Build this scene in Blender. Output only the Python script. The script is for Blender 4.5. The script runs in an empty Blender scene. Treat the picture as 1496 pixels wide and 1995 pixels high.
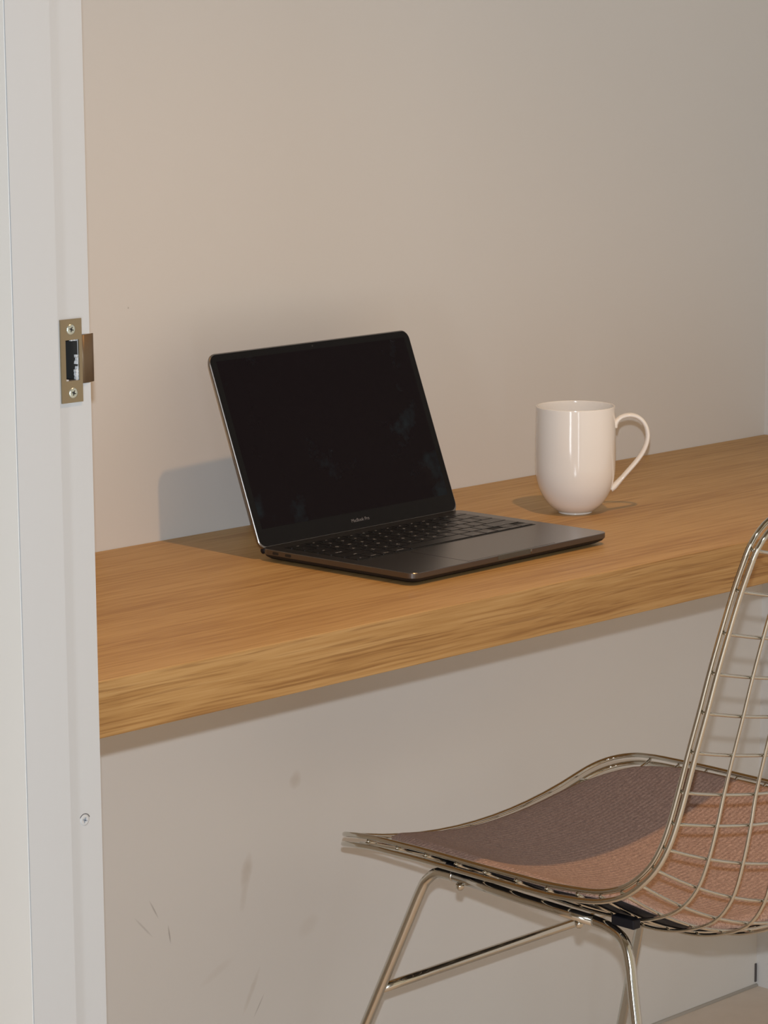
import bpy, bmesh, math, random
from mathutils import Vector, Matrix
random.seed(4)
S = bpy.context.scene
COL = S.collection
PI = math.pi

# ------------------------------------------------------------------ camera
cr = Vector((0.70528, -0.70889, -0.00777)); cf = Vector((0.69750, 0.69586, -0.17100))
cf.normalize(); cr = (cr - cf * cr.dot(cf)).normalized(); cu = cr.cross(cf)
CAM = Vector((-2.0232, -2.3352, 1.3169))
cd = bpy.data.cameras.new('camera'); co = bpy.data.objects.new('camera', cd); COL.objects.link(co)
M = Matrix.Identity(4)
for i in range(3):
    M[i][0] = cr[i]; M[i][1] = cu[i]; M[i][2] = -cf[i]; M[i][3] = CAM[i]
co.matrix_world = M
cd.sensor_fit = 'VERTICAL'; cd.sensor_height = 24.0; cd.lens = 5709.65 / 1995 * 24.0
cd.clip_start = 0.05
S.camera = co

# ------------------------------------------------------------------ light
S.view_settings.view_transform = 'Standard'; S.view_settings.look = 'None'
S.view_settings.exposure = 0.0; S.view_settings.gamma = 1.0; S.view_settings.use_curve_mapping = False
wd = bpy.data.worlds.new('world'); S.world = wd; wd.use_nodes = True
bg = wd.node_tree.nodes['Background']
bg.inputs[0].default_value = (1.0, 0.68, 0.38, 1); bg.inputs[1].default_value = 0.140

def light(name, typ, loc, col, power, target=None, **kw):
    d = bpy.data.lights.new(name, typ); d.color = col; d.energy = power
    for k, v in kw.items(): setattr(d, k, v)
    o = bpy.data.objects.new(name, d); COL.objects.link(o); o.location = loc
    if target is not None:
        o.rotation_euler = (Vector(target) - Vector(loc)).to_track_quat('-Z', 'Y').to_euler()
    return o
light('camera_flash', 'POINT', CAM + cu * 0.078, (0.82, 0.91, 1.0), 140, shadow_soft_size=0.011)
light('ceiling_spot', 'SPOT', (-0.09, -1.09, 2.50), (1.0, 0.57, 0.24), 72, (-0.06, -1.04, 0.0),
      shadow_soft_size=0.022, spot_size=math.radians(97), spot_blend=1.0)
light('soft_fill_opposite', 'AREA', (0.25, -2.25, 0.95), (1.0, 0.90, 0.70), 5.4, (0.25, 0.0, 0.95), shape='RECTANGLE', size=2.4, size_y=1.9)  # added soft fill facing the desk wall, lifts the area under the desk
light('corridor_window', 'AREA', (-2.22, -1.56, 0.5), (0.88, 0.94, 1.0), 6.0, (0.41, -0.21, 0.5), shape='RECTANGLE', size=0.22, size_y=0.9)
light('corridor_window_narrow', 'AREA', (-1.55, -2.55, 0.5), (0.88, 0.94, 1.0), 2.0, (0.41, -0.21, 0.5), shape='RECTANGLE', size=0.1, size_y=0.9)

# ------------------------------------------------------------------ helpers
def tag(o, label=None, cat=None, kind=None, group=None):
    if label: o['label'] = label
    if cat: o['category'] = cat
    if kind: o['kind'] = kind
    if group: o['group'] = group
    return o

def link(name, bm, mat, parent=None, smooth=False, normals=True):
    if normals: bmesh.ops.recalc_face_normals(bm, faces=bm.faces[:])
    me = bpy.data.meshes.new(name); bm.to_mesh(me); bm.free()
    for m in (mat if isinstance(mat, (list, tuple)) else [mat]): me.materials.append(m)
    if smooth:
        for p in me.polygons: p.use_smooth = True
    o = bpy.data.objects.new(name, me); COL.objects.link(o)
    if parent is not None:
        o.parent = parent
        o.matrix_parent_inverse = world_of(parent).inverted()
    return o

def world_of(o):
    m = o.matrix_parent_inverse @ Matrix.LocRotScale(o.location, o.rotation_euler, o.scale)
    return (world_of(o.parent) @ m) if o.parent else Matrix.LocRotScale(o.location, o.rotation_euler, o.scale)

def empty(name, loc):
    o = bpy.data.objects.new(name, None); COL.objects.link(o); o.location = loc
    o.empty_display_size = 0.05
    return o

def box(bm, x0, x1, y0, y1, z0, z1, mi=0):
    vs = [bm.verts.new((x, y, z)) for z in (z0, z1) for y in (y0, y1) for x in (x0, x1)]
    for q in ((0, 2, 3, 1), (4, 5, 7, 6), (0, 1, 5, 4), (2, 6, 7, 3), (0, 4, 6, 2), (1, 3, 7, 5)):
        f = bm.faces.new([vs[i] for i in q]); f.material_index = mi
    return vs

def bevel(bm, w, seg=2):
    bmesh.ops.remove_doubles(bm, verts=bm.verts[:], dist=1e-6)
    bmesh.ops.bevel(bm, geom=bm.edges[:], offset=w, segments=seg, profile=0.5, affect='EDGES', clamp_overlap=True)

def rounded_prism(bm, pts, z0, z1, mi=0, T=None, cap=True):
    lo = [bm.verts.new((x, y, z0)) for x, y in pts]; hi = [bm.verts.new((x, y, z1)) for x, y in pts]
    n = len(pts)
    for i in range(n):
        f = bm.faces.new((lo[i], lo[(i + 1) % n], hi[(i + 1) % n], hi[i])); f.material_index = mi
    if cap:
        f = bm.faces.new(lo[::-1]); f.material_index = mi
        f = bm.faces.new(hi); f.material_index = mi
    return lo, hi

def rrect(x0, x1, y0, y1, r, n=6):
    out = []
    for cx, cy, a0 in ((x1 - r, y1 - r, 0), (x0 + r, y1 - r, 90), (x0 + r, y0 + r, 180), (x1 - r, y0 + r, 270)):
        for i in range(n + 1):
            a = math.radians(a0 + 90 * i / n); out.append((cx + r * math.cos(a), cy + r * math.sin(a)))
    return out

def catmull(pts, per=8, closed=False):
    pts = [Vector(p) for p in pts]; n = len(pts); out = []
    rng = range(n) if closed else range(n - 1)
    for i in rng:
        if closed: p0, p1, p2, p3 = pts[i - 1], pts[i], pts[(i + 1) % n], pts[(i + 2) % n]
        else: p0 = pts[max(i - 1, 0)]; p1 = pts[i]; p2 = pts[i + 1]; p3 = pts[min(i + 2, n - 1)]
        for j in range(per):
            t = j / per
            out.append(0.5 * ((2 * p1) + (p2 - p0) * t + (2 * p0 - 5 * p1 + 4 * p2 - p3) * t * t + (3 * p1 - p0 - 3 * p2 + p3) * t ** 3))
    if not closed: out.append(pts[-1])
    return out

def tube(bm, pts, r, seg=10, closed=False, flat=None):
    pts = [Vector(p) for p in pts]; n = len(pts); rings = []
    tang = []
    for i in range(n):
        a = pts[(i - 1) % n] if (closed or i > 0) else pts[0]
        b = pts[(i + 1) % n] if (closed or i < n - 1) else pts[-1]
        tang.append((b - a).normalized())
    nrm = tang[0].orthogonal().normalized() if flat is None else flat
    for i in range(n):
        t = tang[i]; nrm = (nrm - t * nrm.dot(t)).normalized(); bi = t.cross(nrm)
        rr = r(i / (n - 1)) if callable(r) else (r, r)
        rings.append([bm.verts.new(pts[i] + nrm * (math.cos(2 * PI * k / seg) * rr[0]) + bi * (math.sin(2 * PI * k / seg) * rr[1])) for k in range(seg)])
    m = n if closed else n - 1
    # untwist when closing
    off = 0
    if closed:
        best = 1e9
        for o_ in range(seg):
            dd = (rings[-1][0].co - rings[0][o_].co).length
            if dd < best: best = dd; off = o_
    for i in range(m):
        A = rings[i]; B = rings[(i + 1) % n]; sh = off if (closed and i == n - 1) else 0
        for k in range(seg):
            bm.faces.new((A[k], A[(k + 1) % seg], B[(k + 1 + sh) % seg], B[(k + sh) % seg]))
    if not closed:
        bm.faces.new(rings[0][::-1]); bm.faces.new(rings[-1])

def lathe(bm, prof, origin, axis=Vector((0, 0, 1)), seg=32, mi=0):
    q = Vector((0, 0, 1)).rotation_difference(axis.normalized()); rings = []
    for r, h in prof:
        if r < 1e-7: rings.append([bm.verts.new(Vector(origin) + q @ Vector((0, 0, h)))])
        else: rings.append([bm.verts.new(Vector(origin) + q @ Vector((r * math.cos(2 * PI * k / seg), r * math.sin(2 * PI * k / seg), h))) for k in range(seg)])
    for A, B in zip(rings, rings[1:]):
        for k in range(seg):
            a, b = A[k % len(A)], A[(k + 1) % len(A)]; c, d = B[(k + 1) % len(B)], B[k % len(B)]
            vs = []
            for v in (a, b, c, d):
                if v not in vs: vs.append(v)
            if len(vs) > 2:
                f = bm.faces.new(vs); f.material_index = mi

# ------------------------------------------------------------------ materials
def mat(name, col, rough=0.5, metal=0.0, spec=0.5, coat=0.0, coat_r=0.05):
    m = bpy.data.materials.new(name); m.use_nodes = True
    b = m.node_tree.nodes['Principled BSDF']
    b.inputs['Base Color'].default_value = (*col, 1); b.inputs['Roughness'].default_value = rough
    b.inputs['Metallic'].default_value = metal; b.inputs['Specular IOR Level'].default_value = spec
    b.inputs['Coat Weight'].default_value = coat; b.inputs['Coat Roughness'].default_value = coat_r
    return m
class N:
    def __init__(s, m): s.nt = m.node_tree; s.b = s.nt.nodes['Principled BSDF']
    def n(s, t, **kw):
        x = s.nt.nodes.new(t)
        for k, v in kw.items():
            if k in x.inputs.keys(): x.inputs[k].default_value = v
            else: setattr(x, k, v)
        return x
    def l(s, a, b): s.nt.links.new(a, b)
    def coord(s, scale=(1, 1, 1), loc=(0, 0, 0), rot=(0, 0, 0)):
        g = s.n('ShaderNodeNewGeometry'); mp = s.n('ShaderNodeMapping')
        mp.inputs['Scale'].default_value = scale; mp.inputs['Location'].default_value = loc; mp.inputs['Rotation'].default_value = rot
        s.l(g.outputs['Position'], mp.inputs['Vector']); return mp.outputs[0]
    def noise(s, vec, scale, detail=2.0, rough=0.5, dist=0.0):
        x = s.n('ShaderNodeTexNoise'); x.inputs['Scale'].default_value = scale; x.inputs['Detail'].default_value = detail
        x.inputs['Roughness'].default_value = rough; x.inputs['Distortion'].default_value = dist
        s.l(vec, x.inputs['Vector']); return x.outputs['Fac']
    def ramp(s, fac, stops):
        x = s.n('ShaderNodeValToRGB'); e = x.color_ramp.elements
        while len(e) < len(stops): e.new(0.5)
        for el, (p, c) in zip(e, stops): el.position = p; el.color = (*c, 1)
        s.l(fac, x.inputs[0]); return x.outputs[0]
    def math(s, op, a, b=None, clamp=False):
        x = s.n('ShaderNodeMath', operation=op); x.use_clamp = clamp
        for i, v in enumerate((a, b)):
            if v is None: continue
            if hasattr(v, 'links'): s.l(v, x.inputs[i])
            else: x.inputs[i].default_value = v
        return x.outputs[0]
    def mix(s, fac, a, b, mode='MIX'):
        x = s.n('ShaderNodeMix', data_type='RGBA', blend_type=mode)
        for i, v in ((0, fac), (6, a), (7, b)):
            if hasattr(v, 'links'): s.l(v, x.inputs[i])
            elif i == 0: x.inputs[i].default_value = v
            else: x.inputs[i].default_value = (*v, 1)
        return x.outputs[2]
    def bump(s, h, strength, dist=0.001):
        x = s.n('ShaderNodeBump'); x.inputs['Strength'].default_value = strength; x.inputs['Distance'].default_value = dist
        s.l(h, x.inputs['Height']); s.l(x.outputs[0], s.b.inputs['Normal'])

WALL = (0.745, 0.715, 0.665)
M_wall = mat('painted_plaster', WALL, 0.75, spec=0.3)
n = N(M_wall)
base = n.mix(n.noise(n.coord(), 2.2, 3, 0.5), (0.725, 0.70, 0.665), (0.70, 0.675, 0.635))
g = n.n('ShaderNodeNewGeometry'); sp = n.n('ShaderNodeSeparateXYZ'); n.l(g.outputs['Position'], sp.inputs[0])
def blob(x, z, rx, rz, rot, amt, soft=0.5):
    dx = n.math('SUBTRACT', sp.outputs[0], x); dz = n.math('SUBTRACT', sp.outputs[2], z)
    c, s_ = math.cos(rot), math.sin(rot)
    a = n.math('ADD', n.math('MULTIPLY', dx, c / rx), n.math('MULTIPLY', dz, s_ / rx))
    b = n.math('ADD', n.math('MULTIPLY', dx, -s_ / rz), n.math('MULTIPLY', dz, c / rz))
    d = n.math('ADD', n.math('MULTIPLY', a, a), n.math('MULTIPLY', b, b))
    w = n.noise(n.coord(), 55, 3, 0.6)
    d = n.math('ADD', d, n.math('MULTIPLY', n.math('SUBTRACT', w, 0.5), 2.2 * soft))
    v = n.math('SUBTRACT', 1.0, d, clamp=True)
    return n.math('MULTIPLY', v, amt)
stain = None
for args in ((0.096, 0.364, 0.009, 0.022, -0.25, 0.34), (0.1724, 0.455, 0.010, 0.012, -0.5, 0.30), (0.093, 0.345, 0.006, 0.03, -0.2, 0.2),
             (0.101, 0.225, 0.004, 0.03, -0.5, 0.22), (0.19, 0.28, 0.02, 0.012, 0.5, 0.12), (0.05, 0.26, 0.03, 0.006, 0.4, 0.10), (0.33, 0.21, 0.012, 0.02, 0.2, 0.12)):
    b_ = blob(*args); stain = b_ if stain is None else n.math('MAXIMUM', stain, b_)
col = n.mix(stain, base, (0.42, 0.33, 0.24))
scr = None
for args in ((-0.0187, 0.319, 0.0012, 0.012, 0.15, 0.6, 0.15), (-0.040, 0.352, 0.0012, 0.014, 0.5, 0.5, 0.15), (-0.055, 0.335, 0.0014, 0.02, 0.75, 0.3, 0.15),
             (0.112, 0.205, 0.0012, 0.016, -0.6, 0.4, 0.15), (-0.0568, 1.0067, 0.0012, 0.0014, 0, 0.5, 0.1)):
    b_ = blob(*args); scr = b_ if scr is None else n.math('MAXIMUM', scr, b_)
col = n.mix(scr, col, (0.25, 0.22, 0.2))
n.l(col, n.b.inputs['Base Color'])
n.bump(n.noise(n.coord(), 260, 2, 0.5), 0.06, 0.001)

M_wall2 = mat('painted_plaster_cool', (0.70, 0.685, 0.665), 0.75, spec=0.3)
n = N(M_wall2); n.bump(n.noise(n.coord(), 260, 2, 0.5), 0.06, 0.001)
M_floor = mat('floor_vinyl', (0.42, 0.33, 0.26), 0.6, spec=0.3)
n = N(M_floor)
n.l(n.mix(n.noise(n.coord(), 30, 4, 0.6), (0.80, 0.70, 0.60), (0.70, 0.60, 0.50)), n.b.inputs['Base Color'])
M_caulk = mat('sealant', (0.66, 0.64, 0.6), 0.6)
M_gap = mat('dark_gap', (0.09, 0.08, 0.08), 0.8)
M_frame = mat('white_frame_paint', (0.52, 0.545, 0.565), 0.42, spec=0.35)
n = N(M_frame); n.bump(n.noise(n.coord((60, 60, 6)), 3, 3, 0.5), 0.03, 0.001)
M_frame2 = mat('cream_architrave_lit', (0.90, 0.885, 0.84), 0.4, spec=0.35)  # lighter than the jamb paint, standing in for corridor daylight on this face

def wood(name, front):
    m = mat(name, (0.6, 0.35, 0.16), 0.48, spec=0.3)
    n = N(m)
    warp = n.noise(n.coord((1.6, 5, 5)), 1.6, 2, 0.5)
    g = n.n('ShaderNodeNewGeometry'); sp = n.n('ShaderNodeSeparateXYZ'); n.l(g.outputs['Position'], sp.inputs[0])
    # long grain running along X, gently warped
    amp = 0.016 if front else 0.008
    y2 = n.math('ADD', sp.outputs[1], n.math('MULTIPLY', warp, amp)); z2 = n.math('ADD', sp.outputs[2], n.math('MULTIPLY', warp, amp))
    cb = n.n('ShaderNodeCombineXYZ'); n.l(n.math('MULTIPLY', sp.outputs[0], 0.030 if not front else 0.022), cb.inputs[0]); n.l(y2, cb.inputs[1]); n.l(z2, cb.inputs[2])
    fine = n.noise(cb.outputs[0], 480 if not front else 420, 3, 0.6)
    mid = n.noise(cb.outputs[0], 170 if front else 150, 3, 0.55)
    big = n.noise(cb.outputs[0], 14, 2, 0.5)
    v = n.math('ADD', n.math('ADD', n.math('MULTIPLY', fine, 0.45), n.math('MULTIPLY', mid, 0.40)), n.math('MULTIPLY', big, 0.30))
    k = 1.0
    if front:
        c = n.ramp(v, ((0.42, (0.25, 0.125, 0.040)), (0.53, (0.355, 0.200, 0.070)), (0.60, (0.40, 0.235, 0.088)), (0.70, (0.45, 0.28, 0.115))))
    else:
        c = n.ramp(v, ((0.42, (0.36, 0.202, 0.074)), (0.53, (0.470, 0.282, 0.109)), (0.60, (0.525, 0.330, 0.137)), (0.72, (0.575, 0.377, 0.162))))
    vein = n.noise(cb.outputs[0], 400 if front else 330, 2, 0.5)
    vm = n.ramp(vein, ((0.0, (1, 1, 1)), (0.33, (1, 1, 1)), (0.44, (0, 0, 0))))
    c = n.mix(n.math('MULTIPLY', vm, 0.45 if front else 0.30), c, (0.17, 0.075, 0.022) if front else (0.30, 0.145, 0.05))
    n.l(c, n.b.inputs['Base Color'])
    n.bump(fine, 0.05, 0.0005)
    return m
M_wood = wood('oak_laminate_top', False); M_woodf = wood('oak_laminate_edge', True)

M_alu = mat('space_grey_aluminium', (0.165, 0.155, 0.15), 0.28, 0.90)
M_aluedge = mat('bright_bevelled_aluminium', (0.25, 0.235, 0.22), 0.30, 1.0)
M_glass = mat('screen_glass', (0.0055, 0.0028, 0.0042), 0.10, spec=0.10)
n = N(M_glass)
sm = n.noise(n.coord(), 26, 4, 0.62)
msk = n.ramp(n.math('MULTIPLY', sm, n.noise(n.coord((1, 1, 1), (3.1, 0.4, 1.7)), 9, 2, 0.5)), ((0.0, (0, 0, 0)), (0.335, (0, 0, 0)), (0.43, (1, 1, 1))))
n.l(n.mix(msk, (0.0055, 0.0028, 0.0042), (0.010, 0.015, 0.020)), n.b.inputs['Base Color'])
n.l(n.ramp(sm, ((0.0, (0.08,) * 3), (0.55, (0.10,) * 3), (0.72, (0.34,) * 3))), n.b.inputs['Roughness'])
M_bezel = mat('bezel_glass', (0.006, 0.0055, 0.0055), 0.14, spec=0.15)
M_key = mat('black_keycap', (0.011, 0.010, 0.010), 0.34, spec=0.6)
M_well = mat('keyboard_well', (0.006, 0.006, 0.006), 0.6, spec=0.3)
M_legend = mat('key_legend', (0.42, 0.41, 0.40), 0.6)
M_logo = mat('grey_lettering', (0.20, 0.19, 0.19), 0.5)
M_rubber = mat('black_rubber', (0.006, 0.006, 0.010), 0.6, spec=0.3)
M_port = mat('port_hole', (0.01, 0.01, 0.01), 0.5)
M_mug = mat('white_glazed_china', (0.90, 0.87, 0.83), 0.12, spec=0.5, coat=0.4, coat_r=0.04)
M_chrome = mat('chrome', (0.60, 0.585, 0.53), 0.06, 1.0)
M_chromet = mat('chrome_tube', (0.62, 0.61, 0.56), 0.12, 1.0)
M_brass = mat('aged_brass_plate', (0.31, 0.255, 0.165), 0.45, 0.65)
M_brassd = mat('brass_lip_shade', (0.15, 0.105, 0.062), 0.5, 0.5)  # darker than the plate, painting in the lip's tilt away from the light
M_zinc = mat('zinc_screw', (0.62, 0.68, 0.62), 0.28, 0.8)
M_slot = mat('painted_over_slot', (0.24, 0.29, 0.36), 0.6)
M_chip = mat('chipped_paint', (0.62, 0.64, 0.66), 0.7)
M_cav = mat('mortise_shade', (0.035, 0.033, 0.03), 0.9)
M_fab = mat('taupe_wool', (0.30, 0.19, 0.145), 0.95, spec=0.1)
n = N(M_fab)
wv = n.noise(n.coord((1, 1, 1)), 900, 2, 0.6); w2 = n.noise(n.coord((1, 1, 1)), 330, 2, 0.7)
f_ = n.math('ADD', n.math('MULTIPLY', wv, 0.5), n.math('MULTIPLY', w2, 0.5))
n.l(n.ramp(f_, ((0.36, (0.25, 0.165, 0.14)), (0.5, (0.40, 0.275, 0.232)), (0.64, (0.56, 0.405, 0.345)))), n.b.inputs['Base Color'])
n.b.inputs['Sheen Weight'].default_value = 0.15
wvx = n.n('ShaderNodeTexWave'); wvx.inputs['Scale'].default_value = 55; wvx.inputs['Distortion'].default_value = 1.0; wvx.bands_direction = 'Y'; n.l(n.coord(), wvx.inputs['Vector'])
n.bump(n.math('ADD', wvx.outputs['Fac'], n.math('MULTIPLY', f_, 1.5)), 0.5, 0.0012)

# ------------------------------------------------------------------ room
ZD = 0.7556; XR = 1.0255; XF = -0.5193; YJ = -0.50
bm = bmesh.new(); box(bm, XF + 0.0005, XR, 0.0, 0.12, 0.0, 2.6)
tag(link('wall_back', bm, M_wall), 'warm off-white plaster wall behind the desk, smudged below it', kind='structure')
bm = bmesh.new(); box(bm, XR, XR + 0.12, -2.2, 0.12, 0.0, 2.6)
tag(link('wall_right', bm, M_wall2), 'end wall at the far right of the desk', kind='structure')
bm = bmesh.new(); box(bm, -5.0, XR + 0.12, -6.0, 0.12, -0.06, 0.0)
tag(link('floor', bm, M_floor), 'brownish grey floor', kind='structure')
bm = bmesh.new(); box(bm, -0.594, XF, YJ + 0.044, 0.12, 0.0, 2.6); box(bm, -0.594, XF, -0.5, 0.12, 2.2, 2.6)
tag(link('wall_left', bm, M_wall2), 'wall holding the doorway', kind='structure')
# silicone bead along the floor
bm = bmesh.new()
tube(bm, [(XF, -0.0005, 0.0005), (0.2, -0.0005, 0.0005), (XR, -0.0005, 0.0005)], 0.003, 8)
tag(link('trim_2', bm, M_caulk, smooth=True), 'thin sealant bead where the back wall meets the floor', kind='structure')
bm = bmesh.new(); box(bm, XR - 0.0045, XR - 0.001, -0.0016, 0.0004, 0.006, 0.032); bevel(bm, 0.0006, 2)
tag(link('trim_3', bm, M_gap), 'short dark seam in the corner above the floor', kind='structure')

# door frame: rebate, stop, architrave (one jamb), mortise and lip notch left open
frame = empty('door_1', (-0.55, -0.46, 0.0)); frame['kind'] = 'structure'
frame['label'] = 'white painted door jamb with a strike plate'
zt_ = 2.2
hx0, hx1, hz0, hz1 = -0.5455, -0.5315, 1.0190, 1.0522
nz0, nz1, nx0 = 1.0158, 1.0557, -0.5275
bm = bmesh.new()
x0, x1, y0, y1 = -0.560, XF, YJ, YJ + 0.045
box(bm, x0, x1, y0, y1, 0, nz0); box(bm, x0, x1, y0, y1, nz1, zt_)
box(bm, x0, hx0, y0, y1, nz0, nz1); box(bm, hx1, nx0, y0, y1, nz0, nz1)
box(bm, nx0, x1, y0 + 0.006, y1, nz0, nz1)
box(bm, hx0, hx1, y0, y1, nz0, hz0); box(bm, hx0, hx1, y0, y1, hz1, nz1)
box(bm, hx0, hx1, y0 + 0.022, y1, hz0, hz1)
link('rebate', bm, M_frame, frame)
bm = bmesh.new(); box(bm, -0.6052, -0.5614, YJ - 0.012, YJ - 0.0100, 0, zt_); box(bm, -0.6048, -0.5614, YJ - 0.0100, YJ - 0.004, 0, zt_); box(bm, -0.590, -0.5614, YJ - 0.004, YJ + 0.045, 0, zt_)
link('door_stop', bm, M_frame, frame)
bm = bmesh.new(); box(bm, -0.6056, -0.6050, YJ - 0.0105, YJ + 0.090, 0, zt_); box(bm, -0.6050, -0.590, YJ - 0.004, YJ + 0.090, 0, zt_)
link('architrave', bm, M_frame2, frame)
# dark lining of the mortise
bm = bmesh.new()
e = 0.0004
box(bm, hx0, hx0 + e, y0 + 0.001, y0 + 0.022, hz0, hz1); box(bm, hx1 - e, hx1, y0 + 0.001, y0 + 0.022, hz0, hz1)
box(bm, hx0, hx1, y0 + 0.0215, y0 + 0.022, hz0, hz1); box(bm, hx0, hx1, y0 + 0.001, y0 + 0.022, hz0, hz0 + e); box(bm, hx0, hx1, y0 + 0.001, y0 + 0.022, hz1 - e, hz1)
link('mortise', bm, M_cav, frame)
# strike plate
yp0, yp1 = YJ - 0.0014, YJ + 0.0001
px0, px1, pz0, pz1 = -0.5503, -0.5285, 1.0014, 1.0690
bm = bmesh.new()
ho = [(px0, pz0), (px1, pz0), (px1, pz1), (px0, pz1)]; hi_ = [(hx0, hz0), (hx1, hz0), (hx1, hz1), (hx0, hz1)]
for y in (yp0, yp1):
    a = [bm.verts.new((x, y, z)) for x, z in ho]; b = [bm.verts.new((x, y, z)) for x, z in hi_]
    for i in range(4): bm.faces.new((a[i], a[(i + 1) % 4], b[(i + 1) % 4], b[i]))
    if y == yp0: a0, b0 = a, b
for i in range(4):
    bm.faces.new((a0[i], a0[(i + 1) % 4], a[(i + 1) % 4], a[i])); bm.faces.new((b0[i], b0[(i + 1) % 4], b[(i + 1) % 4], b[i]))
plate = tag(link('strike_plate', bm, M_brass, frame), 'aged brass strike plate')
bm = bmesh.new()
prof = [(-0.5287, yp0), (-0.5255, yp0 + 0.0002), (-0.5215, yp0 + 0.0009), (-0.5175, yp0 + 0.0020), (-0.5138, yp0 + 0.0036)]
A = [[bm.verts.new((x, y + dy, z)) for x, y in prof] for z in (nz0 + .0004, nz1 - .0004) for dy in (0, 0.0013)]
for i in range(len(prof) - 1):
    bm.faces.new((A[0][i], A[0][i + 1], A[2][i + 1], A[2][i])); bm.faces.new((A[1][i], A[3][i], A[3][i + 1], A[1][i + 1]))
    bm.faces.new((A[0][i], A[1][i], A[1][i + 1], A[0][i + 1])); bm.faces.new((A[2][i], A[2][i + 1], A[3][i + 1], A[3][i]))
bm.faces.new((A[0][-1], A[1][-1], A[3][-1], A[2][-1])); bm.faces.new((A[0][0], A[2][0], A[3][0], A[1][0]))
tag(link('lip', bm, M_brassd, plate, smooth=True), 'bent lip with painted shade')
def screw(parent, x, z, yy, R, m, name='screw', slot=True, depth=0.0011):
    bm = bmesh.new()
    lathe(bm, [(R, 0), (R * 0.97, depth * 0.45), (R * 0.75, depth * 0.85), (R * 0.32, depth), (R * 0.22, depth * 0.3), (0, depth * 0.1)], (x, yy, z), Vector((0, -1, 0)), 24)
    o = link(name, bm, m, parent, smooth=True)
    bm = bmesh.new()
    for a in (0.35, 0.35 + PI / 2):
        vs = box(bm, -R * 0.48, R * 0.48, -0.0001, 0.0001, -R * 0.09, R * 0.09)
        bmesh.ops.transform(bm, matrix=Matrix.Translation((x, yy - depth * 0.98, z)) @ Matrix.Rotation(a, 4, 'Y'), verts=vs)
    link('cross_slot', bm, M_slot if name == 'fixing_screw' else M_cav, o)
    return o
screw(plate, -0.5397, 1.0607, yp0, 0.0044, M_zinc); screw(plate, -0.5388, 1.0092, yp0, 0.0044, M_zinc)
bm = bmesh.new()
for i in range(15):
    z = hz0 + 0.0006 + (hz1 - hz0 - 0.001) * i / 14
    if i in (5, 9, 10, 11, 12, 13): continue
    w = random.uniform(0.0005, 0.0016) + (0.0012 if i < 4 else 0)
    vs = box(bm, hx1 - w, hx1 - 0.0002, y0 + 0.0004, y0 + 0.0035, z - 0.0011, z + 0.0013)
    for v in vs: v.co += Vector((random.uniform(-.0004, .0004), random.uniform(-.0003, .0004), random.uniform(-.0005, .0005)))
for x in (-0.5440, -0.5425, -0.5375, -0.5350):
    box(bm, x - 0.0008, x + 0.0008, y0 + 0.0004, y0 + 0.003, (hz0 if x < -0.54 else hz1 - 0.0012), (hz0 + 0.0010 if x < -0.54 else hz1))
tag(link('splintered_paint', bm, M_chip, frame), 'pale chipped edge inside the mortise')
o = screw(frame, -0.5374, 0.6524, YJ + 0.0003, 0.0050, M_frame, name='fixing_screw', depth=0.0009)
bm = bmesh.new()
tube(bm, [(-0.5374 + 0.0054 * math.cos(a), YJ - 0.0001, 0.6524 + 0.0054 * math.sin(a)) for a in [math.radians(20 + i * 7) for i in range(20)]], 0.00032, 6)
link('ring_gap', bm, M_gap, o)

# ------------------------------------------------------------------ desk
DY = -0.463; TH = 0.0497
bm = bmesh.new(); box(bm, XF + 0.0006, XR - 0.0006, DY, -0.0006, ZD - TH, ZD); bevel(bm, 0.0009, 2)
for f in bm.faces:
    f.material_index = 1 if f.normal.y < -0.7 else 0
desk = link('desk', bm, [M_wood, M_woodf])
tag(desk, 'thick oak-laminate wall-to-wall desk top carrying the laptop and mug', 'desk')

# ------------------------------------------------------------------ mug
MC = Vector((0.4085, -0.2105, ZD))
mug = tag(empty('mug', MC), 'tall white glazed china mug with ear handle on the desk', 'mug')
outer = [(0.0, 0.0016), (0.0150, 0.0016), (0.0165, 0.0002), (0.0182, 0.0), (0.0190, 0.0008), (0.0193, 0.0020), (0.0232, 0.0044), (0.0292, 0.0096), (0.0345, 0.0165), (0.0389, 0.0245), (0.0421, 0.0335), (0.0440, 0.0435), (0.0446, 0.0550), (0.0447, 0.075), (0.0444, 0.095), (0.0440, 0.112), (0.0440, 0.1190), (0.0436, 0.1200), (0.0428, 0.1200), (0.0421, 0.1190)]
inner = [(0.0418, 0.110), (0.0420, 0.08), (0.0418, 0.055), (0.0405, 0.042), (0.0365, 0.029), (0.030, 0.0175), (0.020, 0.009), (0.010, 0.0065), (0.0, 0.006)]
cp = catmull([(r, 0, h) for r, h in outer[4:]] + [(r, 0, h) for r, h in inner], 4)
prof = outer[:4] + [(max(p.x, 0), p.z) for p in cp]; prof[-1] = (0, 0.006)
bm = bmesh.new(); lathe(bm, prof, MC, seg=72)
link('mug_body', bm, M_mug, mug, smooth=True)
hd = Vector((0.742, -0.670, 0)).normalized(); hn = Vector((-hd.y, hd.x, 0))
path = [(0.0432, 0.0955), (0.0452, 0.1010), (0.0500, 0.1058), (0.0560, 0.1082), (0.0625, 0.1086), (0.0690, 0.1066), (0.0750, 0.1018), (0.0792, 0.0945), (0.0808, 0.0855), (0.0795, 0.0765), (0.0755, 0.0670), (0.0700, 0.0588), (0.0640, 0.0515), (0.0580, 0.0448), (0.0525, 0.0385), (0.0475, 0.0330), (0.0432, 0.0285), (0.0395, 0.0262)]
pts = catmull([MC + hd * s + Vector((0, 0, z)) for s, z in path], 5)
bm = bmesh.new()
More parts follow.
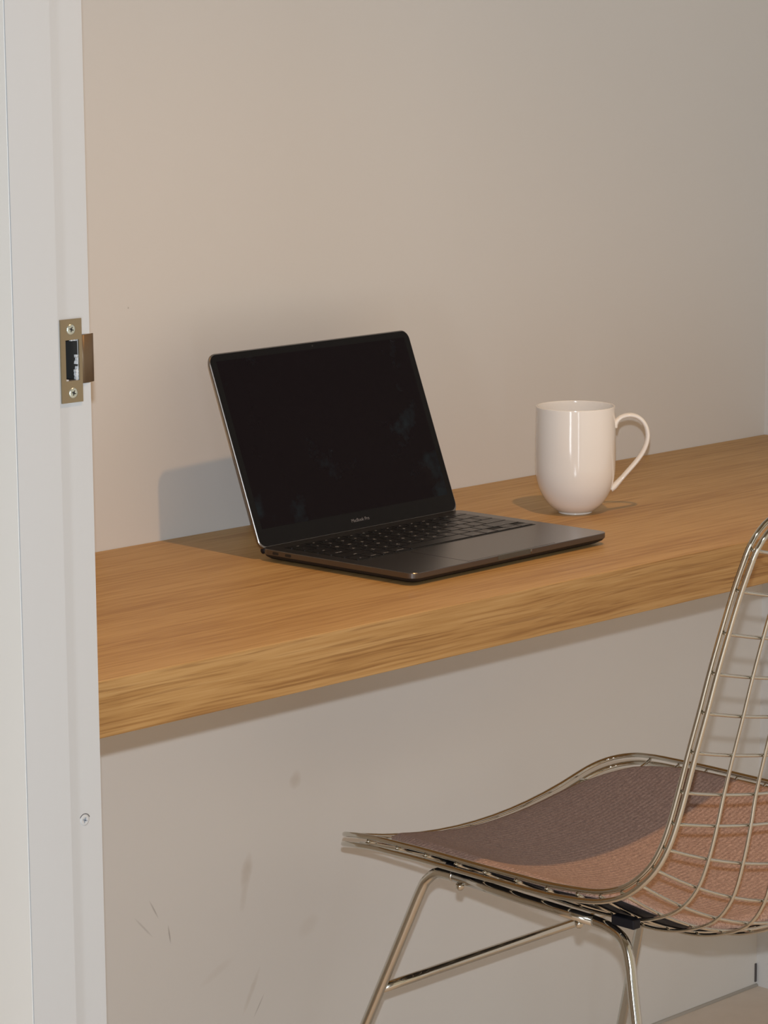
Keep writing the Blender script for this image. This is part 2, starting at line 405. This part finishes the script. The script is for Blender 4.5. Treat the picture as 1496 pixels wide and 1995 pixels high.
def hr(t):
    e = max(0, 1 - t / 0.10) + max(0, (t - 0.82) / 0.18)
    return (0.0056 + 0.0015 * e, 0.0026 + 0.0016 * e)
tube(bm, pts, hr, 16, flat=hn)
link('handle', bm, M_mug, mug, smooth=True)

# ------------------------------------------------------------------ laptop
LA = 0.0314; LW, LD = 0.3041, 0.2124; LID = 0.3636
ex = Vector((math.cos(LA), math.sin(LA), 0)); ey = Vector((-math.sin(LA), math.cos(LA), 0)); ez = Vector((0, 0, 1))
LO = Vector((-0.0249, -0.1624, ZD))          # rear left corner on the desk
lap = tag(empty('laptop', LO + ex * LW / 2 - ey * LD / 2), 'open dark grey laptop with black screen on the desk', 'laptop')
MB = Matrix.Identity(4)
for i in range(3): MB[i][0] = ex[i]; MB[i][1] = ey[i]; MB[i][2] = ez[i]; MB[i][3] = LO[i]
# base frame: x 0..LW, y -LD..0, z up from desk
def place(bm, Mx): bmesh.ops.transform(bm, matrix=Mx, verts=bm.verts[:])
ZT = 0.0130
bm = bmesh.new()
layers = [(0.016, 0.0014), (0.007, 0.0022), (0.0022, 0.0048), (0.0004, 0.0072), (0.0, 0.0077), (0.0, 0.0124), (0.0004, ZT)]
kx0, kx1, ky0, ky1 = 0.0155, LW - 0.0155, -0.126, -0.0175
rings = []
R0 = 0.0105
for ins, z in layers:
    pts2 = rrect(ins, LW - ins, -LD + ins, -ins * 0.3, max(R0 - ins * .15, 0.006), 8)
    ring = []
    for x, y in pts2: ring.append(bm.verts.new((x, y, z)))
    rings.append(ring)
nR = len(rings[0])
bmu = bmesh.new(); ru_ = [[bmu.verts.new(v.co) for v in r_] for r_ in rings[:4]]
for A, B in zip(ru_, ru_[1:]):
    for i in range(nR): bmu.faces.new((A[i], A[(i + 1) % nR], B[(i + 1) % nR], B[i]))
bmu.faces.new(ru_[0][::-1])
for A, B in zip(rings[3:], rings[4:]):
    for i in range(nR): bm.faces.new((A[i], A[(i + 1) % nR], B[(i + 1) % nR], B[i]))
bm.faces.new(rings[3][::-1]); bm.faces.new(rings[-1])
for r_ in rings[:3]:
    for v in r_: bm.verts.remove(v)
place(bm, MB); place(bmu, MB)
base_o = link('base', bm, M_alu, lap)
tag(link('bottom_cover', bmu, mat('bottom_cover_shade', (0.018, 0.016, 0.016), 0.55, spec=0.25), base_o), 'underside with painted shade')  # grey metal coloured near black for the shade under the base
# keyboard well (thin dark inlay), trackpad, scoop, ports, feet
bm = bmesh.new(); rounded_prism(bm, rrect(kx0, kx1, ky0, ky1, 0.002, 4), ZT - 0.0008, ZT + 0.00006); place(bm, MB)
well = link('keyboard_well', bm, M_well, base_o)
bm = bmesh.new(); tx0, tx1 = LW / 2 - 0.067, LW / 2 + 0.067
rounded_prism(bm, rrect(tx0, tx1, -LD + 0.0035, -0.131, 0.002, 4), ZT - 0.0006, ZT + 0.00012); place(bm, MB)
tp = tag(link('trackpad', bm, M_alu, base_o), 'smooth grey trackpad')
bm = bmesh.new()
for (a, b, c, d) in ((tx0 - .0004, tx0, -LD + .0035, -.131), (tx1, tx1 + .0004, -LD + .0035, -.131), (tx0, tx1, -.131, -.1306), (tx0, tx1, -LD + .0031, -LD + .0035)):
    box(bm, a, b, c, d, ZT - 0.0004, ZT + 0.00004)
place(bm, MB); link('trackpad_seam', bm, M_well, tp)
bm = bmesh.new()
rounded_prism(bm, [(LW / 2 - 0.026, -LD - 0.00008), (LW / 2 + 0.026, -LD - 0.00008), (LW / 2 + 0.0235, -LD + 0.0032), (LW / 2 - 0.0235, -LD + 0.0032)], ZT - 0.0046, ZT + 0.00010); place(bm, MB)
M_scoop = mat('scoop_aluminium', (0.15, 0.16, 0.15), 0.42, 0.85)
tag(link('opening_scoop', bm, M_scoop, base_o), 'lighter finger scoop')
bm = bmesh.new()
lathe(bm, [(0.0, 0.0), (0.0016, 0.0002), (0.0016, 0.0040), (0.0, 0.0042)], (LW / 2 + 0.0258, -LD + 0.0011, ZT - 0.0046), seg=16); place(bm, MB)
link('scoop_glint', bm, M_aluedge, base_o, smooth=True)  # small bright post standing in for the glint at the scoop's end
for yy in (-0.022, -0.040):
    bm = bmesh.new()
    rounded_prism(bm, rrect(-0.0042, 0.0042, -0.0014, 0.0014, 0.00139, 5), -0.0002, 0.00025)
    place(bm, MB @ Matrix.Translation((0.0, yy, 0.0098)) @ Matrix.Rotation(-PI / 2, 4, 'Y') @ Matrix.Rotation(PI / 2, 4, 'Z'))
    link('port', bm, M_port, base_o)
for fx in (0.032, LW - 0.032):
    for fy in (-0.030, -LD + 0.032):
        bm = bmesh.new(); lathe(bm, [(0, 0), (0.006, 0), (0.007, 0.0008), (0.007, 0.0024), (0, 0.0024)], (fx, fy, 0), seg=24); place(bm, MB)
        link('foot', bm, M_rubber, base_o, smooth=False)

# keys
def text_verts(bm, s, size, Mx, mi):
    cu_ = bpy.data.curves.new('t', 'FONT'); cu_.body = s; cu_.size = size; cu_.align_x = 'CENTER'; cu_.align_y = 'CENTER'; cu_.extrude = 0.00002
    o = bpy.data.objects.new('t', cu_); COL.objects.link(o)
    dg = bpy.context.evaluated_depsgraph_get(); me = bpy.data.meshes.new_from_object(o.evaluated_get(dg))
    bpy.data.objects.remove(o); nv = len(bm.verts); nf = len(bm.faces)
    bm.from_mesh(me); bm.verts.ensure_lookup_table(); bm.faces.ensure_lookup_table()
    bmesh.ops.transform(bm, matrix=Mx, verts=bm.verts[nv:])
    for f in bm.faces[nf:]: f.material_index = mi
    bpy.data.meshes.remove(me); bpy.data.curves.remove(cu_)
pitch = (kx1 - kx0 - 0.002) / 14.5
rowh = 0.0187
rows = [
    ([('esc', 1.5)] + [(c, 1) for c in ('F1', 'F2', 'F3', 'F4', 'F5', 'F6', 'F7', 'F8', 'F9', 'F10', 'F11', 'F12')] + [('', 1)], 0.0105),
    ([(c, 1) for c in '`1234567890-='] + [('delete', 1.5)], rowh),
    ([('tab', 1.5)] + [(c, 1) for c in 'QWERTYUIOP[]\\'], rowh),
    ([('caps lock', 1.75)] + [(c, 1) for c in "ASDFGHJKL;'"] + [('return', 1.75)], rowh),
    ([('shift', 2.25)] + [(c, 1) for c in 'ZXCVBNM,./'] + [('shift', 2.25)], rowh),
    ([('fn', 1), ('control', 1), ('option', 1), ('command', 1.25), ('', 5), ('command', 1.25), ('option', 1)], rowh)]
y = ky1 - 0.001
for ri, (row, h) in enumerate(rows):
    x = kx0 + 0.001
    keys = [(lab, x_w, 0.0, h) for lab, x_w in row]
    for lab, w, dy, hh in keys:
        w_ = w * pitch
        bm = bmesh.new()
        pts2 = rrect(x + 0.0010, x + w_ - 0.0010, y - hh + 0.0010, y - 0.0010, 0.0012, 3)
        rounded_prism(bm, pts2, ZT - 0.0002, ZT + 0.0007)
        mats = [M_key]
        if lab:
            mats = [M_key, M_legend]
            small = len(lab) > 1
            text_verts(bm, lab, 0.0026 if small else 0.0046, Matrix.Translation((x + w_ / 2, y - hh / 2 - (0.0035 if small and ri else 0), ZT + 0.00076)), 1)
        place(bm, MB); link('key', bm, mats, well, normals=False)
        x += w_
    if ri == 5:
        for (dx, d0, d1, s) in ((0, .5, 1, '<'), (1, 0, .5, '^'), (1, .5, 1, 'v'), (2, .5, 1, '>')):
            bm = bmesh.new(); xx = x + dx * pitch
            rounded_prism(bm, rrect(xx + 0.0006, xx + pitch - 0.0006, y - h * d1 + 0.0005, y - h * d0 - 0.0004, 0.001, 3), ZT - 0.0002, ZT + 0.0007)
            text_verts(bm, s, 0.0028, Matrix.Translation((xx + pitch / 2, y - h * (d0 + d1) / 2, ZT + 0.00076)), 1)
            place(bm, MB); link('key', bm, [M_key, M_legend], well, normals=False)
    y -= h

# lid: local x right, y up along the lid, z towards the viewer (screen side)
lup = ez * math.cos(LID) + ey * math.sin(LID); lnn = -ey * math.cos(LID) + ez * math.sin(LID)
ML = Matrix.Identity(4); LOR = LO + ez * ZT
for i in range(3): ML[i][0] = ex[i]; ML[i][1] = lup[i]; ML[i][2] = lnn[i]; ML[i][3] = LOR[i]
LHH = 0.2070
bm = bmesh.new()
lay = [(0.0030, -0.0048), (0.0008, -0.0040), (0.0, -0.0025), (0.0, -0.0006), (0.0006, 0.0)]
rings = []
for ins, z in lay:
    rings.append([bm.verts.new((x_, y_, z)) for x_, y_ in rrect(ins, LW - ins, -0.0030 + ins * .3, LHH - ins, 0.0105 - ins * .2, 8)])
for A, B in zip(rings, rings[1:]):
    for i in range(nR): bm.faces.new((A[i], A[(i + 1) % nR], B[(i + 1) % nR], B[i]))
bm.faces.new(rings[0][::-1]); bm.faces.new(rings[-1]); place(bm, ML)
lid = tag(link('lid', bm, M_aluedge, lap), 'thin aluminium lid shell')
bm = bmesh.new(); rounded_prism(bm, rrect(0.0014, LW - 0.0014, 0.0002, LHH - 0.0013, 0.0092, 8), -0.0004, 0.00035); place(bm, ML)
bez = tag(link('bezel', bm, M_bezel, lid), 'black glass bezel')
bm = bmesh.new(); rounded_prism(bm, rrect(0.0092, LW - 0.0092, 0.0185, LHH - 0.0085, 0.0006, 2), 0.0003, 0.00042); place(bm, ML)
tag(link('display', bm, M_glass, bez), 'black display, switched off')
bm = bmesh.new(); text_verts(bm, 'MacBook Pro', 0.0050, Matrix.Translation((LW / 2, 0.0095, 0.00040)), 0); place(bm, ML)
tag(link('lettering', bm, M_logo, bez, normals=False), 'small grey lettering')
bm = bmesh.new(); lathe(bm, [(0, 0.0), (0.0011, 0.0), (0.0011, 0.00006), (0, 0.00006)], (LW / 2, LHH - 0.0048, 0.00036), seg=16); place(bm, ML)
link('webcam', bm, M_port, bez)
bm = bmesh.new()
tube(bm, [(0.0050, -0.0012, 0.0105), (LW - 0.0050, -0.0012, 0.0105)], 0.0032, 14); place(bm, MB @ Matrix.Translation((0, 0.0028, -0.0012)))
link('hinge', bm, M_rubber, lap, smooth=True)

# ------------------------------------------------------------------ wire chair
chair = tag(empty('wire_chair', (0.28, -0.45, 0.0)), 'chrome wire chair with taupe seat pad pulled up to the desk', 'chair')
XC = 0.28
side = [(0.050, -0.175, 0.4500), (0.050, -0.2381, 0.4567), (0.050, -0.2802, 0.4580), (0.050, -0.3207, 0.4586), (0.050, -0.3641, 0.4583), (0.050, -0.4038, 0.4580), (0.050, -0.4462, 0.4583), (0.050, -0.4871, 0.4586), (0.050, -0.5271, 0.4614), (0.050, -0.5567, 0.4655), (0.050, -0.5838, 0.4750), (0.050, -0.6041, 0.4885), (0.0535, -0.6201, 0.5058), (0.0570, -0.6310, 0.5267), (0.0605, -0.6388, 0.5518), (0.0640, -0.6462, 0.5830), (0.0675, -0.6552, 0.6227), (0.0710, -0.6647, 0.6617), (0.0745, -0.6735, 0.7003), (0.0780, -0.6834, 0.7392), (0.0815, -0.6950, 0.7805), (0.0850, -0.7082, 0.8202), (0.0890, -0.7200, 0.8600)]
dpt = [0.038, 0.043, 0.047, 0.051, 0.055, 0.060, 0.065, 0.070, 0.076, 0.079, 0.081]
cen = []
for k, (x, y_, z) in enumerate(side):
    if k < 11: cen.append((y_ - (0.0 if k < 8 else (k - 7) * 0.004), z - dpt[k]))
    elif k == 11: cen.append((-0.628, 0.409))
    elif k == 12: cen.append((-0.647, 0.437))
    elif k == 13: cen.append((-0.657, 0.480))
    elif k == 14: cen.append((-0.664, 0.526))
    else: cen.append((y_ - 0.020 + 0.001 * (k - 15), z - 0.026))
def interp(arr, t):
    t = min(max(t, 0), len(arr) - 1); i = min(int(t), len(arr) - 2); f = t - i
    P = [arr[max(i - 1, 0)], arr[i], arr[i + 1], arr[min(i + 2, len(arr) - 1)]]
    return [0.5 * (2 * P[1][j] + (P[2][j] - P[0][j]) * f + (2 * P[0][j] - 5 * P[1][j] + 4 * P[2][j] - P[3][j]) * f * f + (3 * P[1][j] - P[0][j] - 3 * P[2][j] + P[3][j]) * f ** 3) for j in range(len(P[0]))]
def SH(u, t):
    s = interp(side, t); c = interp(cen, t); b = u * u
    return Vector((XC + u * (XC - s[0]), s[1] * b + c[0] * (1 - b), s[2] * b + c[1] * (1 - b)))
def SN(u, t):      # normal towards the sitter
    a = SH(u + 0.01, t) - SH(u - 0.01, t); b = SH(u, t + 0.05) - SH(u, t - 0.05)
    nn = b.cross(a).normalized()
    return nn if nn.z + nn.y > 0 else -nn
TMAX = len(side) - 1
def sheet(u, t, off): return SH(u, t) + SN(u, t) * off
# rim path in (u,t) with rounded corners
def rim_path():
    out = []
    def corner(uc, tc, ru, rt, a0):
        for i in range(13):
            a = math.radians(a0 + 90 * i / 12); out.append((uc + ru * math.cos(a), tc + rt * math.sin(a)))
    t0, t1 = 0.02, TMAX - 0.02
    ru = 0.24; rf = 0.80; rb = 1.15
    # start: near side (u=-1) going backwards
    for i in range(61): out.append((-1, t0 + rf + (t1 - rb - t0 - rf) * i / 60))
    corner(-1 + ru, t1 - rb, -ru, rb, 0)
    for i in range(1, 12): out.append((-1 + ru + (2 - 2 * ru) * i / 12, t1))
    for i in range(13):
        a = math.radians(90 - 90 * i / 12); out.append((1 - ru + ru * math.cos(a), t1 - rb + rb * math.sin(a)))
    for i in range(1, 61): out.append((1, t1 - rb - (t1 - rb - t0 - rf) * i / 60))
    for i in range(1, 13):
        a = math.radians(-90 * i / 12); out.append((1 - ru + ru * math.cos(a), t0 + rf + rf * math.sin(a)))
    for i in range(1, 12): out.append((1 - ru - (2 - 2 * ru) * i / 12, t0))
    for i in range(12):
        a = math.radians(-90 - 90 * i / 12); out.append((-1 + ru + ru * math.cos(a), t0 + rf + rf * math.sin(a)))
    return out
RP = rim_path()
for off in (0.0051, -0.0051):
    bm = bmesh.new(); pts = [sheet(u, t, off) for u, t in RP]
    tube(bm, pts, 0.0028, 12, closed=True)
    link('rim_wire', bm, M_chrome, chair, smooth=True)
def clip_u(t):     # half width of the rim at station t
    t0, t1 = 0.02, TMAX - 0.02; ru, rf, rb = 0.24, 0.80, 1.15
    if t < t0 + rf: return 1 - ru + ru * math.sqrt(max(0, 1 - ((t0 + rf - t) / rf) ** 2))
    if t > t1 - rb: return 1 - ru + ru * math.sqrt(max(0, 1 - ((t - t1 + rb) / rb) ** 2))
    return 1
for k in range(1, TMAX):
    um = clip_u(k); bm = bmesh.new()
    tube(bm, [sheet(-um + 2 * um * i / 30, k, 0.0006) for i in range(31)], 0.00170, 10)
    link('cross_wire', bm, M_chrome, chair, smooth=True)
for j in range(1, 10):
    u = (-0.772, -0.575, -0.382, -0.191, 0, 0.191, 0.382, 0.575, 0.772)[j - 1]; a = 0.02; b = TMAX - 0.02
    bm = bmesh.new()
    tube(bm, [sheet(u, a + (b - a) * i / 90, -0.0028) for i in range(91)], 0.0019, 10)
    link('lengthwise_wire', bm, M_chrome, chair, smooth=True)
# seat pad
ta, tb = 0.36, 9.7; ua = 0.955
def pad(off_fn, n=44):
    g_ = []
    for i in range(n + 1):
        row = []
        for j in range(n + 1):
            a = -1 + 2 * i / n; b = -1 + 2 * j / n
            # square -> rounded square
            front = max(0.0, -b)
            aa = a * (1 - 0.105 * front ** 5 * abs(a) ** 2) * (1 - 0.03 * max(0, b) ** 8)
            bb = b * (1 - 0.20 * front * abs(a) ** 7) * (1 - 0.06 * max(0, b) * abs(a) ** 8)
            u = aa * ua; t = (ta + tb) / 2 + bb * (tb - ta) / 2
            e = max(abs(a), abs(b))
            row.append((u, t, e))
        g_.append(row)
    return g_
G = pad(None); nP = len(G) - 1
def pad_mesh(lo, hi):
    bm = bmesh.new(); T_ = []; B_ = []
    for row in G:
        tr, br = [], []
        for u, t, e in row:
            prof_ = math.sqrt(max(0, 1 - max(0, (e - 0.90) / 0.10) ** 2))
            tr.append(bm.verts.new(sheet(u, t, lo + (hi - lo) * (0.45 + 0.55 * prof_))))
            br.append(bm.verts.new(sheet(u, t, lo)))
        T_.append(tr); B_.append(br)
    for i in range(nP):
        for j in range(nP):
            bm.faces.new((T_[i][j], T_[i + 1][j], T_[i + 1][j + 1], T_[i][j + 1])); bm.faces.new((B_[i][j], B_[i][j + 1], B_[i + 1][j + 1], B_[i + 1][j]))
    for i in range(nP):
        for (r0, r1) in (((i, 0), (i + 1, 0)), ((i, nP), (i + 1, nP)), ((0, i), (0, i + 1)), ((nP, i), (nP, i + 1))):
            bm.faces.new((T_[r0[0]][r0[1]], T_[r1[0]][r1[1]], B_[r1[0]][r1[1]], B_[r0[0]][r0[1]]))
    return bm
cush = tag(link('seat_pad', pad_mesh(0.0034, 0.0150), M_fab, chair, smooth=True), 'taupe woven seat pad')
tag(link('pad_backing', pad_mesh(0.0022, 0.0034), M_rubber, cush, smooth=True), 'black backing')
# base
XN, XFAR = 0.085, 0.468; ZB = 0.424
def leg_pts(x, s, front):
    if front:
        top = [(x, -0.425, ZB + 0.003), (x, -0.330, ZB + 0.007), (x, -0.307, ZB + 0.0058)]
        zz = [0.421, 0.408]; yy = [-0.2935, -0.2850]
        dy = 0.390; y_c, z_c = -0.2850, 0.408
    else:
        top = [(x, -0.425, ZB), (x, -0.520, ZB + 0.001), (x, -0.542, ZB - 0.002)]
        zz = [0.413, 0.393]; yy = [-0.560, -0.570]
        dy = -0.285; y_c, z_c = -0.570, 0.393
    sg = -1 if x < XC else 1
    pts = [Vector(p) for p in top]
    for y_, z in zip(yy, zz): pts.append(Vector((x + sg * s * (ZB - z), y_, z)))
    for z in (0.36, 0.28, 0.18, 0.09, 0.012): pts.append(Vector((x + sg * s * (ZB - z), y_c + dy * (z_c - z), z)))
    return pts
S_ = 0.15; SF = 0.235
for x in (XN, XFAR):
    for fr in (True, False):
        p = leg_pts(x, S_ if x < XC else SF, fr)
        bm = bmesh.new(); tube(bm, catmull(p[1:], 6), 0.0056, 14)
        lg = link('leg', bm, M_chromet, chair, smooth=True)
        f = p[-1]; bm = bmesh.new(); lathe(bm, [(0, 0), (0.009, 0), (0.010, 0.003), (0.008, 0.011), (0.006, 0.016), (0, 0.016)], (f.x, f.y, 0.0), seg=20)
        link('glide', bm, M_rubber, lg, smooth=True)
    bm = bmesh.new(); tube(bm, [(x, -0.330, ZB + 0.007), (x, -0.38, ZB + 0.005), (x, -0.425, ZB + 0.003), (x, -0.47, ZB + 0.002), (x, -0.520, ZB + 0.001)], 0.0056, 14)
    rail = link('seat_rail', bm, M_chromet, chair, smooth=True)
    for yb in (-0.338, -0.500):
        bm = bmesh.new()
        lathe(bm, [(0, -0.0150), (0.0026, -0.0146), (0.0040, -0.0128), (0.0047, -0.0100), (0.0045, -0.0078), (0.0030, -0.0075), (0.0030, -0.004), (0, -0.004)], (x, yb, ZB + (0.0085 if yb > -0.4 else 0.0042)), seg=20)
        link('cap_nut', bm, M_chrome, rail, smooth=True)
    for ya, yb2 in ((-0.318, -0.336), (-0.543, -0.572)):
        bm = bmesh.new(); uu = (x - XC) / (XC - 0.05)
        zt2 = 0.0
        # spacer block between rail and wire shell
        for t10 in range(0, 220):
            if SH(uu, t10 / 10).y < (ya + yb2) / 2: zt2 = SH(uu, t10 / 10).z; break
        box(bm, x - 0.002, x + 0.009, yb2, ya, ZB + 0.003, (max(zt2 - 0.001, ZB + 0.010) if ya > -0.4 else ZB + 0.013)); bevel(bm, 0.0015, 2)
        link('rubber_spacer', bm, M_rubber, rail)
zc = 0.2935
def at_leg(x):
    sg = -1 if x < XC else 1
    return Vector((x + sg * (S_ if x < XC else SF) * (ZB - zc), -0.2850 + 0.390 * (0.408 - zc), zc))
bm = bmesh.new(); a, b = at_leg(XN), at_leg(XFAR); tube(bm, [a.lerp(b, i / 6) for i in range(7)], 0.0054, 14)
link('crossbar', bm, M_chromet, chair, smooth=True)
